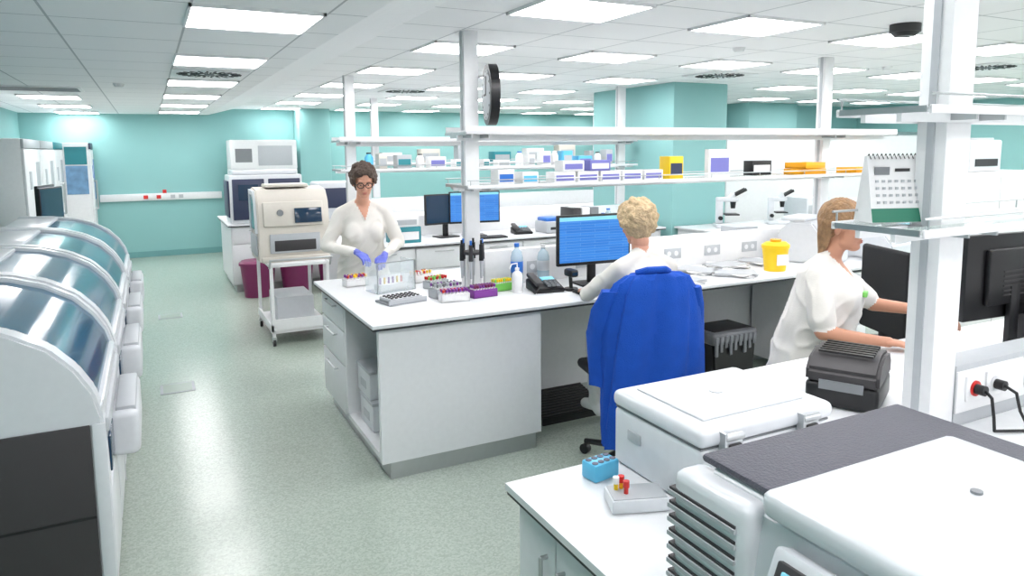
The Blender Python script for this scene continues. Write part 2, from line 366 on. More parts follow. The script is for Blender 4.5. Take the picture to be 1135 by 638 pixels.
# ------------------------------------------------------------------ fridges
def fridge(w,col,front):
    m=M('lab_refrigerator')
    m.box(-.62,-.03,0.01,w-.01,.06,1.965,WHT2,.01); m.box(-.03,0,.015,w/2-.004,.12,1.85,WHT2,.008); m.box(-.03,0,w/2+.004,w-.015,.12,1.85,WHT2,.008)
    m.box(-.03,.0,.015,w-.015,1.86,1.96,front,.004); m.box(-.58,-.06,.05,w-.05,0,.06,DGREY)
    m.tube([(.0,w/2-.06,.9),(.035,w/2-.06,.9),(.035,w/2-.06,1.35),(0,w/2-.06,1.35)],.01,METAL)
    m.tube([(.0,w/2+.06,.9),(.035,w/2+.06,.9),(.035,w/2+.06,1.35),(0,w/2+.06,1.35)],.01,METAL)
    m.box(0,.004,w*.2,w*.32,1.4,1.6,col); m.box(.0,.003,w*.62,w*.85,1.05,1.7,col)
    return m
fr=fridge(1.35,LGREY,LGREY).done((-1.18,9.25,0)); inst(fr,(-1.18,10.65,0)); 
fridge(1.2,LGREY,TEALBOX).done((-1.18,12.05,0))
m=fridge(.55,BLUE,NAVY); m.box(-.36,-.06,-.004,.012,1.62,1.9,TEALBOX); m.box(-.36,-.06,-.004,.012,1.15,1.6,mat('printed_panel_blue',(110,150,185),.5,var=.5,scale=9)); m.done((-.8,13.22,0))
m=M('tall_incubator'); m.box(0,1.1,0,.6,.05,1.5,WHT2,.01); m.box(0,1.1,-.03,.6,1.5,2.0,WHT2,.015); m.box(.08,.35,-.036,-.03,1.62,1.85,GREY); m.box(.45,1.02,-.036,-.03,1.56,1.9,LGREY,.004); m.box(.04,.54,-.02,0,.1,1.45,PLAS,.01); m.box(.56,1.06,-.02,0,.1,1.45,PLAS,.01); m.box(.04,1.06,.04,.56,0,.05,DGREY); m.done((1.25,13.0,0))
m=M('benchtop_analyser'); m.box(0,.9,0,.6,0,.62,PLAS,.02); m.box(.03,.42,-.02,.0,.05,.57,NAVY,.01); m.box(.47,.87,-.02,0,.05,.57,NAVY,.01); m.box(-.02,0,.05,.55,.08,.55,NAVY,.01); m.box(.05,.85,.05,.55,.62,.68,PLAS,.02); m.box(.1,.34,-.03,-.02,.3,.5,DISPD); m.done((.9,9.65,.883))
bn=M('benchtop_analyser'); bn.box(0,.75,0,.5,0,.5,PLAS,.03); bn.box(.06,.5,-.015,0,.15,.42,NAVY,.01); bn.box(.55,.7,-.015,0,.3,.42,LIQ); bn.done((2.0,9.7,.883))
m=M('waste_bin'); m.loft([(0,0,0,.17,.14),(0,0,.4,.21,.18)],PINK,n=24); m.loft([(0,0,.4,.225,.19),(0,0,.43,.225,.19),(0,0,.46,.19,.15)],PINK,n=24); wb=m.done((1.15,9.3,0)); inst(wb,(1.62,9.3,0)); inst(wb,(2.1,9.3,0))
# ------------------------------------------------------------------ cart with analyser
m=M('equipment_cart')
for x in(.02,.53):
    for y in(.02,.88):
        m.box(x-.015,x+.015,y-.015,y+.015,.08,.78,WHT2,.003)
        m.cyl((x-.012,y,.035),(x+.012,y,.035),.035,BLACK,n=16); m.box(x-.02,x+.02,y-.02,y+.02,.05,.085,METAL)
for z in(.12,.74): m.box(0,.55,0,.9,z,z+.03,WHT2,.004)
m.box(0,.55,0,.02,.14,.25,WHT2); m.box(0,.02,0,.9,.14,.2,WHT2)
m.box(.1,.45,.3,.8,.151,.4,PLAS,.01)
m.tube([(0,-.02,.74),(0,-.09,.82),(.55,-.09,.82),(.55,-.02,.74)],.01,METAL)
m.done((.93,6.75,0))
m=M('coagulation_analyser')
prof=[(0,0),(0,.3),(.04,.56),(.14,.67),(.4,.69),(.5,.65),(.54,0)]
m.prism(prof,'x',0,.66,CREAM,.012)
m.box(.05,.6,-.012,.03,.33,.56,CREAM,.012,rot=Matrix.Rotation(R(-10),3,'X'))
m.box(.1,.56,-.02,.012,.08,.26,LGREY,.006); m.box(.14,.52,-.026,-.018,.1,.2,DGREY,.004)
m.prism([(.07,.3),(.11,.54),(.18,.62),(.4,.63),(.4,.3)],'x',-.012,.0,BLUEG)
m.prism([(.03,.27),(.07,.56),(.16,.66),(.43,.67),(.43,.27),(.4,.27),(.4,.63),(.18,.62),(.11,.54),(.07,.3),(.07,.27)],'x',-.02,.0,PLAS)
m.box(-.014,-.002,.06,.46,.05,.25,LGREY,.005)
m.box(.33,.58,-.035,-.015,.36,.5,DISPD,.004,rot=Matrix.Rotation(R(-10),3,'X'))
m.cyl((.2,-.03,.46),(.2,-.015,.46),.03,GREY,n=16)
m.box(.1,.5,.15,.4,.69,.72,CREAM,.01)
m.box(.02,.64,-.05,.0,.0,.05,CREAM,.01)
m.done((.87,6.9,.771),0)
# ------------------------------------------------------------------ items on island 1
def rack(name,mt,n,capm,w=.2,d=.09,h=.06,k=4):
    m=M(name); m.box(-w/2,w/2,-d/2,d/2,0,.008,mt); m.box(-w/2,w/2,-d/2,d/2,h-.01,h,mt,.002)
    for x in(-w/2+.004,w/2-.004): m.box(x-.004,x+.004,-d/2,d/2,0,h,mt)
    m.box(-w/2,w/2,-d/2,-d/2+.004,0,h*.8,mt)
    for i in range(n):
        for j in range(k):
            x=-w/2+.015+(w-.03)*i/(n-1); y=-d/2+.012+(d-.024)*j/(k-1)
            m.cyl((x,y,.008),(x,y,h+.012),.006,PAPER,n=8); m.cyl((x,y,h+.01),(x,y,h+.028),.0075,random.choice(capm),n=8)
    return m
rack('tube_rack',LGREY,8,[GREY,LGREY,PURP],.2,.1,.06).done((1.63,4.14,.883),R(10))
rack('tube_rack',PAPER,8,[PURP,PURP,RED],.18,.07,.05).done((1.62,3.98,.883),R(-5))
rack('tube_rack',PURP,8,[PURP,PINK],.17,.08,.05).done((1.83,4.02,.883),R(5))
rack('tube_rack',GREEN,8,[GREEN,YEL],.15,.06,.05).done((2.02,4.14,.883),R(8))
rack('tube_rack',PAPER,6,[PURP,RED,YEL],.16,.08,.05).done((1.22,4.78,.883),R(8))
rack('tube_rack',LGREY,6,[RED,RED,YEL,GREEN],.16,.08,.05).done((1.68,4.45,.883),R(20))
rack('tube_rack',PAPER,6,[YEL,PAPER,RED],.16,.08,.05).done((1.66,4.7,.883),R(20))
m=M('sample_tray'); m.box(-.13,.13,-.09,.09,0,.012,GREY,.004); m.box(-.13,.13,-.09,-.08,0,.03,LGREY); m.box(-.11,.11,-.07,.07,.012,.035,LGREY,.004)
for i in range(7):
    for j in range(4): m.cyl((-.09+.03*i,-.05+.032*j,.035),(-.09+.03*i,-.05+.032*j,.042),.009,DGREY,n=8)
m.done((1.33,4.13,.883),R(12))
m=M('acrylic_shield'); 
m.box(-.14,.14,-.004,.004,0,.2,ACR); m.box(-.14,-.134,-.0,.16,0,.2,ACR); m.box(.134,.14,0,.16,0,.2,ACR); m.box(-.14,.14,0,.16,0,.006,ACR)
for x in(-.14,.14): m.box(x-.003,x+.003,-.005,.003,0,.2,METAL)
m.box(-.14,.14,-.005,.003,.197,.203,METAL); m.box(-.1,.1,.03,.12,.007,.05,PAPER,.004)
for i in range(6): m.cyl((-.08+.032*i,.07,.05),(-.08+.032*i,.07,.09),.007,random.choice([RED,PURP,YEL]),n=8)
m.done((1.4,4.43,.883),R(14))
m=M('pipette_stand'); m.cyl((0,0,0),(0,0,.02),.085,DGREY,n=24); m.cyl((0,0,.02),(0,0,.3),.012,METAL); m.cyl((0,0,.26),(0,0,.28),.08,DGREY,n=24)
for i in range(6):
    t=i*R(60); c,s=math.cos(t)*.085,math.sin(t)*.085
    m.cyl((c,s,.1),(c,s,.22),.009,LGREY,r2=.014,n=10); m.cyl((c,s,.22),(c,s,.33),.018,BLACK if i%2 else DGREY,r2=.015,n=10); m.cyl((c,s,.33),(c,s,.36),.009,BLACK if i%2 else BLUE,n=10); m.cyl((c,s,.03),(c,s,.1),.004,PAPER,r2=.008,n=8)
m.done((1.84,4.2,.883),0).scale=(.85,.85,.95)
def bottle(name,r,h,body,cap,label=None,neck=.35):
    m=M(name); m.loft([(0,0,0,r*.95,r*.95),(0,0,.01,r,r),(0,0,h*.68,r,r),(0,0,h*.8,r*.8,r*.8),(0,0,h*.88,r*neck,r*neck),(0,0,h*.92,r*neck,r*neck)],body,n=20)
    m.cyl((0,0,h*.92),(0,0,h),r*neck*1.15,cap,n=14)
    if label: m.cyl((0,0,h*.35),(0,0,h*.6),r*1.015,label,n=20)
    return m
WAT=mat('clear_pet_water',(190,215,228),.08,alpha=.55)
bottle('water_bottle',.042,.3,WAT,BLUE,BLUE).done((2.15,4.17,.883))
bottle('water_bottle',.042,.27,WAT,PAPER,LGREY).done((2.38,4.22,.883))
m=bottle('wash_bottle',.035,.16,PAPER,PAPER); m.tube([(0,0,.15),(0,0,.19),(-.05,-.02,.19),(-.07,-.03,.16)],.004,PAPER); m.done((2.08,4.03,.883))
m=M('desk_telephone'); m.prism([(-.1,0),(.1,0),(.1,.07),(-.1,.025)],'x',-.1,.1,BLACK,.006); m.box(-.098,-.045,-.1,.1,.06,.09,DGREY,.012,rot=Matrix.Rotation(R(12),3,'X'))
m.box(-.01,.08,.03,.08,.062,.07,LIQ,rot=Matrix.Rotation(R(12),3,'X'))
for i in range(3):
    for j in range(4): m.box(-.01+.03*i,.012+.03*i,-.08+.025*j,-.065+.025*j,.037+.006*j,.05+.006*j,GREY)
m.tube([(-.07,-.1,.05),(-.12,-.13,.01),(-.1,-.02,.01)],.004,BLACK); ph=m.done((2.27,4.0,.883),R(-8)); inst(ph,(3.62,6.9,.883),R(-10))
m=M('barcode_scanner'); m.cyl((0,0,0),(0,0,.015),.045,BLACK); m.cyl((0,0,.01),(0,.01,.1),.012,BLACK); m.box(-.03,.03,-.05,.05,.09,.14,BLACK,.015); m.box(-.02,.02,-.053,-.048,.105,.125,DISPD); m.done((2.42,3.92,.883))
m=M('computer_keyboard'); m.box(-.22,.22,-.07,.07,0,.016,BLACK,.004)
for i in range(14):
    for j in range(5): m.box(-.21+.03*i,-.185+.03*i,-.06+.025*j,-.04+.025*j,.016,.022,DGREY)
kb=m.done((2.6,3.77,.883),R(-3)); inst(kb,(3.1,6.7,.883))
m=M('computer_mouse'); m.sph((0,0,.018),.03,BLACK,sc=(1,1.6,.6)); m.done((2.98,3.78,.883))
m=M('paper_stack')
for i in range(7):
    a=R(random.uniform(-25,25)); m.box(-.105,.105,-.148,.148,.0035*i,.0035*i+.003,PAPER if i%3 else LGREY,rot=Matrix.Rotation(a,3,'Z'))
ps=m.done((3.6,4.05,.883)); inst(ps,(3.95,4.12,.883),R(70)); inst(ps,(3.75,3.82,.883),R(30)); inst(ps,(4.3,4.12,.883),R(10)); inst(ps,(3.05,4.12,.883),R(70)); inst(ps,(3.25,3.82,.883),R(-20))
m=M('sharps_container'); m.loft([(0,0,0,.08,.07),(0,0,.17,.1,.085)],YEL,n=24); m.loft([(0,0,.17,.107,.09),(0,0,.195,.107,.09),(0,0,.215,.08,.06)],YEL,n=24); m.cyl((0,0,.215),(0,0,.235),.04,YORG); m.box(-.05,.05,-.092,-.085,.05,.13,PAPER); m.done((4.15,3.82,.883),R(-10))
def deskdev():
    m=M('clinical_analyser'); m.prism([(-.2,0),(.2,0),(.2,.22),(.1,.3),(-.05,.3),(-.2,.12)],'x',-.17,.17,PLAS,.015)
    m.box(-.13,.13,-.16,-.13,.22,.42,PLAS,.012,rot=Matrix.Rotation(R(-18),3,'X')); m.box(-.11,.11,-.18,-.155,.24,.4,LIQ,.003,rot=Matrix.Rotation(R(-18),3,'X'))
    for i in range(4):
        for j in range(3): m.box(-.1+.055*i,-.06+.055*i,-.19+.04*j,-.165+.04*j,.1+.035*j,.14+.035*j,LGREY)
    m.box(-.16,.16,.0,.18,.3,.33,PLAS,.01)
    return m
dd=deskdev().done((4.76,4.0,.883),R(20)); dd.scale=(1.1,1.1,1.1); inst(dd,(5.4,3.9,.883),R(10),1.1)
m=M('waste_bin')
m.prism([(-.19,0),(.19,0),(.22,.4),(-.22,.4)],'y',-.15,.15,BLACK,.01); m.box(-.228,.228,-.165,.165,.33,.43,BAG,.03,3)
for i in range(9): m.box(-.21+.047*i,-.18+.047*i,-.172,-.155,.25+.03*(i%3),.4,BAG,.007)
m.box(-.19,.19,-.13,.13,.425,.435,DGREY,.005); m.done((3.88,4.08,0))
m=M('foot_rest'); m.box(-.25,.25,-.17,.17,.06,.085,BLACK,.01,rot=Matrix.Rotation(R(12),3,'X'))
for i in range(11): m.box(-.24,.24,-.155+.03*i,-.145+.03*i,.05+.0062*i,.062+.0062*i,DGREY)
m.box(-.23,-.19,.0,.15,0,.09,BLACK); m.box(.19,.23,.0,.15,0,.09,BLACK); m.box(-.25,.25,-.17,-.15,0,.05,BLACK); m.done((2.45,4.08,0))
def carton(name,w,d,h,mt,lab):
    m=M(name); m.box(-w/2,w/2,-d/2,d/2,0,h,mt,.003); m.box(-w*.42,w*.42,-d/2-.001,-d/2,h*.2,h*.7,lab); m.box(-w*.2,w*.2,-d*.2,d*.2,h,h+.001,LGREY); return m
LAV=mat('lavender_print',(120,120,190),.6)
x=2.55
for i in range(5):
    carton('glove_box',.17,.12,.075,PAPER,LAV).done((x+.19*i,4.27,1.569))
carton('glove_box',.17,.12,.075,LAV,PAPER).done((2.84,4.27,1.646)); carton('glove_box',.17,.12,.075,PAPER,LAV).done((2.62,4.27,1.646))
carton('reagent_box',.13,.12,.17,YEL,NAVY).done((3.52,4.27,1.569))
carton('notice_card',.22,.05,.22,PAPER,LAV).done((3.95,4.24,1.569))
carton('reagent_box',.12,.12,.1,PAPER,BLUE).done((2.1,4.27,1.569)); carton('reagent_box',.12,.12,.08,PAPER,CYAN).done((2.28,4.27,1.569))
m=M('bench_tray'); m.box(-.14,.14,-.1,.1,0,.015,YORG,.004)
for a,b,c,d in((-.14,-.13,-.1,.1),(.13,.14,-.1,.1),(-.14,.14,-.1,-.09),(-.14,.14,.09,.1)): m.box(a,b,c,d,0,.05,YORG,.003)
tr=m.done((4.95,4.27,1.569)); inst(tr,(5.6,4.27,1.569)); inst(tr,(4.95,4.27,1.622),R(8))
carton('reagent_box',.22,.1,.12,BLACK,PAPER).done((4.6,4.46,1.569))
x=1.98
for i in range(17):
    w_=random.uniform(.07,.2); c=random.choice([PAPER,PAPER,CREAM,LGREY,PAPER,CYAN]); h_=random.uniform(.07,.2)
    if i%3==0: bottle('reagent_bottle',.045,random.uniform(.14,.22),c,random.choice([BLUE,PAPER,DGREY]),None,.5).done((x+.05,7.24,1.609)); x+=.14
    else: carton('reagent_box',w_,.14,h_,c,random.choice([LGREY,LAV,TEALBOX])).done((x+w_/2,7.25,1.609)); x+=w_+random.uniform(.02,.12)
for i in range(7): carton('reagent_box',.3,.2,.16+.05*(i%3),[PAPER,CREAM,LGREY,TEALBOX][i%4],LGREY).done((3.2+i*.6,10.26,1.609))
carton('reagent_box',.3,.22,.16,TEALBOX,PAPER).done((2.25,6.85,.883)); carton('reagent_box',.26,.2,.1,PAPER,LGREY).done((2.25,6.85,1.045))
m=M('label_printer'); m.box(-.12,.12,-.14,.14,0,.13,LGREY,.02); m.box(-.1,.1,-.1,.12,.12,.17,BLUE,.02); m.box(-.07,.07,-.145,-.14,.04,.07,BLACK); m.done((3.95,6.85,.883))
for i in range(3): carton('file_folder_box',.1,.28,.26,[DGREY,PAPER,GREY][i],LGREY).done((4.25+.12*i,6.9,.883))
bottle('reagent_bottle',.04,.18,CREAM,BLUE,LGREY,.5).done((4.66,6.85,.883)); bottle('reagent_bottle',.04,.22,WAT,BLUE,PAPER,.5).done((4.8,6.95,.883))
for x,y,c,h in((2.9,4.75,PAPER,.14),(3.3,4.8,CREAM,.2),(4.2,4.8,PAPER,.16),(4.7,4.75,LGREY,.22)): carton('reagent_box',.25,.2,h,c,LGREY).done((x,y,.883))
def micro():
    m=M('microscope'); m.box(-.09,.09,-.13,.13,0,.04,PLAS,.01); m.box(-.03,.03,.05,.12,.04,.3,PLAS,.015); m.box(-.035,.035,-.1,.12,.27,.32,PLAS,.015); m.box(-.08,.08,-.1,.04,.13,.145,BLACK,.003)
    m.cyl((0,-.05,.2),(0,-.05,.27),.022,BLACK,r2=.03); m.cyl((0,-.02,.3),(0,-.06,.36),.035,PLAS); 
    for s in(-.03,.03): m.cyl((s,-.06,.34),(s,-.17,.4),.017,BLACK)
    for s in(-1,1): m.cyl((s*.03,.08,.1),(s*.055,.08,.1),.022,BLACK)
    return m
mm=micro().done((5.95,6.2,.883),R(60)); mm.scale=(1.15,1.15,1.1); inst(mm,(6.75,6.2,.883),R(60))
carton('benchtop_instrument',.4,.35,.3,PLAS,LGREY).done((7.3,6.25,.883)); carton('benchtop_instrument',.5,.35,.24,PLAS,NAVY).done((8.2,6.25,.883))
# ------------------------------------------------------------------ near bench items
m=M('centrifuge')
W,Dp=.465,.37
m.box(0,W,0,Dp,0,.165,PLAS,.012,3); m.box(.004,W-.004,.004,Dp-.004,.165,.17,GREY); m.box(-.008,W+.008,-.008,Dp+.004,.17,.218,PLAS,.02,4); m.box(.05,W-.05,.05,Dp-.04,.216,.224,PLAS,.008,3)
m.cyl((W/2,.2,.222),(W/2,.2,.2255),.02,LGREY)
for x in(.09,W-.1):
    m.box(x-.03,x+.03,-.022,-.002,.11,.2,METAL,.004); m.box(x-.02,x+.02,-.03,-.02,.13,.18,DGREY,.004); m.box(x-.035,x-.028,-.026,-.004,.12,.21,METAL); m.cyl((x-.03,-.018,.195),(x+.03,-.018,.195),.01,METAL,n=12)
m.box(-.004,.0,.24,.3,.09,.12,LGREY,.002)
for x in(.05,W-.05):
    for y in(.05,Dp-.05): m.cyl((x,y,-.001),(x,y,.012),.02,BLACK,n=10)
m.done((1.18,1.30,.884))
m=M('tube_rack'); m.box(-.045,.045,-.03,.03,0,.05,CYAN,.006)
for i in range(4):
    for j in range(2): m.cyl((-.032+.0215*i,-.014+.028*j,.05),(-.032+.0215*i,-.014+.028*j,.0515),.009,NAVY,n=12)
m.done((1.085,1.6,.883),R(8))
m=M('tube_rack'); m.box(-.075,.075,-.045,.045,0,.035,PLAS,.005); m.box(-.07,.07,-.04,.04,.035,.038,LGREY,.002)
for x,y,c in((-.05,.015,YEL),(-.035,.02,YORG),(-.03,-.01,RED)): m.cyl((x,y,.03),(x,y,.06),.006,c,n=10); m.cyl((x,y,.055),(x,y,.072),.0085,RED if c!=YEL else PAPER,n=10)
m.done((1.075,1.42,.883),R(-20))
m=M('label_printer'); m.box(-.1,.1,-.12,.12,0,.08,BLACK,.015,3); m.prism([(-.12,.075),(-.12,.12),(-.08,.155),(.0,.17),(.08,.16),(.12,.12),(.12,.075)],'x',-.1,.1,DGREY,.01); m.box(-.06,.06,-.125,-.118,.06,.09,GREY); m.box(-.102,-.098,-.06,.06,.09,.12,LGREY)
for i in range(6): m.box(-.075,.075,-.07+.025*i,-.06+.025*i,.165,.172,BLACK)
lp=m.done((2.24,1.70,.884),R(-62)); lp.scale=(1.2,1.2,1.1)
m=M('desk_calendar'); m.prism([(-.05,0),(.05,0),(.006,.21),(-.006,.21)],'x',-.09,.09,PAPER); 
m.prism([(-.0515,.002),(-.0415,.045),(-.04,.045),(-.05,.002)],'x',-.09,.09,mat('calendar_green',(35,120,95),.5))
def calz(z): return -.052+z*.21
for i in range(7):
    for j in range(4): 
        z=.06+.022*j; y=calz(z); m.box(-.07+.022*i,-.06+.022*i,y-.0015,y+.001,z,z+.008,LGREY)
m.box(-.07,-.02,calz(.16)-.002,calz(.16)+.001,.15,.175,GREY); m.box(0,.05,calz(.165)-.002,calz(.165),.16,.17,DGREY)
for i in range(12): m.tube([(-.08+.0145*i,-.012,.2),(-.08+.0145*i,0,.216),(-.08+.0145*i,.012,.2)],.0015,BLACK,n=5)
m.done((2.12,1.49,1.56),R(-20))
m=M('slide_processor')
m.prism([(.88,.0),(.83,.03),(.83,.12),(.865,.33),(.89,.352),(1.42,.352),(1.42,0)],'y',.1,.94,PLAS,.012)
m.box(.872,1.425,.1,.96,.346,.362,GTOP,.008)
m.box(.84,1.33,.12,.79,.33,.375,PLAS,.016,3)
m.cyl((1.13,.62,.374),(1.13,.62,.379),.009,GREY)
m.box(.825,.9,.8,.985,.02,.335,PLAS,.02,3)
for i in range(9): m.box(.819,.9,.82,.988,.07+.027*i,.078+.027*i,LGREY); m.box(.822,.9,.822,.9865,.078+.027*i,.083+.027*i,DGREY)
m.box(.80,.84,.52,.74,.19,.31,PLAS,.01,rot=Matrix.Rotation(R(22),3,'Y'))
m.box(.79,.815,.54,.72,.2,.3,DGREY,.004,rot=Matrix.Rotation(R(22),3,'Y')); m.box(.785,.813,.555,.705,.21,.29,LIQ,.002,rot=Matrix.Rotation(R(22),3,'Y'))
m.done((0,0,.883))
m=M('storage_cabinet'); m.box(6.7,7.9,4.0,4.5,0,1.55,WHT2,.01); m.box(6.71,7.29,3.985,4.0,.05,1.5,WHT2,.004); m.box(7.31,7.89,3.985,4.0,.05,1.5,WHT2,.004); handle(m,(7.25,3.97,.8),(7.25,3.97,1.0)); m.done()
m=M('desktop_printer'); m.box(-.25,.25,-.2,.2,0,.3,PLAS,.02); m.box(-.18,.18,-.205,-.198,.05,.12,DGREY); m.box(-.2,.2,-.15,.15,.3,.32,LGREY,.01); m.done((7.15,4.25,1.552))

# ------------------------------------------------------------------ chairs
def base5(m,bm_):
    for i in range(5):
        t=i*R(72)+.3; c,s=math.cos(t),math.sin(t)
        m.cyl((0,0,.12),(c*.3,s*.3,.075),.022,bm_,r2=.016,n=10); m.cyl((c*.3-s*.018,s*.3+c*.018,.03),(c*.3+s*.018,s*.3-c*.018,.03),.03,BLACK,n=14)
def chair():
    m=M('office_chair'); base5(m,BLACK)
    m.cyl((0,0,.1),(0,0,.55),.028,BLACK); m.box(-.1,.1,-.12,.12,.53,.57,BLACK,.01); m.box(-.24,.24,-.23,.23,.54,.6,BLACK,.03,3)
    m.box(-.03,.03,.2,.28,.5,.85,BLACK,.01); m.box(-.24,.24,.24,.285,.66,1.19,MESHB,.022,4)
    return m
def chair2():
    m=M('office_chair'); base5(m,BLACK)
    m.cyl((0,0,.1),(0,0,.55),.028,BLACK); m.box(-.24,.24,-.23,.23,.54,.6,BLACK,.03,3)
    m.box(-.03,.03,.2,.28,.5,.85,BLACK,.01); m.box(-.2,.2,.245,.28,.7,1.12,BLACK,.015,3)
    return m
CX,CY,CR=2.34,3.16,R(168)
chair2().done((CX,CY,0),CR)
chair().done((4.2,2.68,0),R(68))
m=M('lab_stool'); base5(m,METAL); m.cyl((0,0,.1),(0,0,.52),.025,METAL); m.cyl((0,0,.52),(0,0,.58),.17,BLACK,r2=.18,n=32); m.done((2.95,2.47,0))
def jf(p,t,k):
    fold=.016*math.sin(6*t+.5*k)*min(1,k/4)+.009*math.sin(13*t+k)
    d=Vector((p.x,p.y-.265,0)); 
    if d.length>0: d.normalize()
    p=p+d*fold
    p.z+=noise.noise(Vector((math.cos(t)*1.5,math.sin(t)*1.5,k*.3)))*.03*(1 if k>1 else .3)
    return p
m=M('blue_jacket')
m.loft([(0,.265,1.165,.09,.03),(0,.265,1.16,.15,.05),(0,.265,1.13,.205,.07),(0,.267,1.07,.235,.085),(0,.27,.98,.25,.095),(0,.275,.87,.262,.105),(0,.28,.75,.27,.11),(0,.28,.62,.275,.115),(.0,.285,.5,.28,.115),(.01,.285,.38,.275,.11),(.06,.285,.27,.22,.1)],JACK,n=72,fn=jf)
m.tube([(-.09,.26,1.165),(-.05,.3,1.185),(.05,.3,1.185),(.09,.26,1.165)],.018,JACK,n=10)
for s in(-1,1):
    m.loft([(s*.225,.25,1.08,.05,.05),(s*.255,.22,.98,.06,.06),(s*.27,.2,.85,.06,.06),(s*.275,.2,.7,.055,.055),(s*.27,.21,.58,.05,.05)],JACK,n=20,fn=lambda p,t,k:p+Vector((.008*math.sin(4*t+k*2),.008*math.cos(3*t+k*2),0)))
m.done((CX,CY,0),CR)

# ------------------------------------------------------------------ people
def capsule(a,b,r1,r2,n=14):
    a=Vector(a);b=Vector(b)
    bm=bmesh.new()
    for p,r in((a,r1),(b,r2)): bmesh.ops.create_uvsphere(bm,u_segments=n,v_segments=8,radius=r,matrix=Matrix.Translation(p))
    d=b-a
    if d.length>1e-5: bmesh.ops.create_cone(bm,cap_ends=True,segments=n,radius1=r1,radius2=r2,depth=d.length,matrix=Matrix.Translation((a+b)/2)@d.to_track_quat('Z','Y').to_matrix().to_4x4())
    bm.verts.index_update(); v=[x.co.copy() for x in bm.verts]; f=[[q.index for q in g.verts] for g in bm.faces]; bm.free(); return v,f
def ellip(c,r,rot=None):
    bm=bmesh.new(); bmesh.ops.create_uvsphere(bm,u_segments=18,v_segments=12,radius=1)
    for v in bm.verts: v.co=Vector((v.co.x*r[0],v.co.y*r[1],v.co.z*r[2]))
    if rot: bm.transform(rot.to_4x4())
    bm.transform(Matrix.Translation(Vector(c))); bm.verts.index_update(); v=[x.co.copy() for x in bm.verts]; f=[[q.index for q in g.verts] for g in bm.faces]; bm.free(); return v,f
def loftg(rings,n=24):
    vs=[];fs=[]
    for (cx,cy,z,rx,ry) in rings:
        for i in range(n): t=2*math.pi*i/n; vs.append(Vector((cx+rx*math.cos(t),cy+ry*math.sin(t),z)))
    for k in range(len(rings)-1):
        for i in range(n): fs.append([k*n+i,k*n+(i+1)%n,(k+1)*n+(i+1)%n,(k+1)*n+i])
    fs+=[list(range(n-1,-1,-1)),[(len(rings)-1)*n+i for i in range(n)]]
    return vs,fs
def remesh(prims,vox,smooth=4):
    V=[];F=[]
    for v,f in prims:
        o=len(V); V+=[tuple(x) for x in v]; F+=[[i+o for i in g] for g in f]
    me=bpy.data.meshes.new('tmp'); me.from_pydata(V,[],F); ob=bpy.data.objects.new('tmp',me); bpy.context.collection.objects.link(ob)
    md=ob.modifiers.new('r','REMESH'); md.mode='VOXEL'; md.voxel_size=vox
    if smooth: sm=ob.modifiers.new('s','SMOOTH'); sm.iterations=smooth; sm.factor=.5
    dg=bpy.context.evaluated_depsgraph_get(); e=ob.evaluated_get(dg); r=e.to_mesh()
    v=[x.co.copy() for x in r.vertices]; f=[list(p.vertices) for p in r.polygons]; e.to_mesh_clear()
    bpy.data.objects.remove(ob); bpy.data.meshes.remove(me); return v,f
def sdcap(p,a,b,r1,r2):
    d=b-a; t=max(0,min(1,(p-a).dot(d)/max(d.length_squared,1e-9))); return (p-(a+d*t)).length-(r1+(r2-r1)*t)
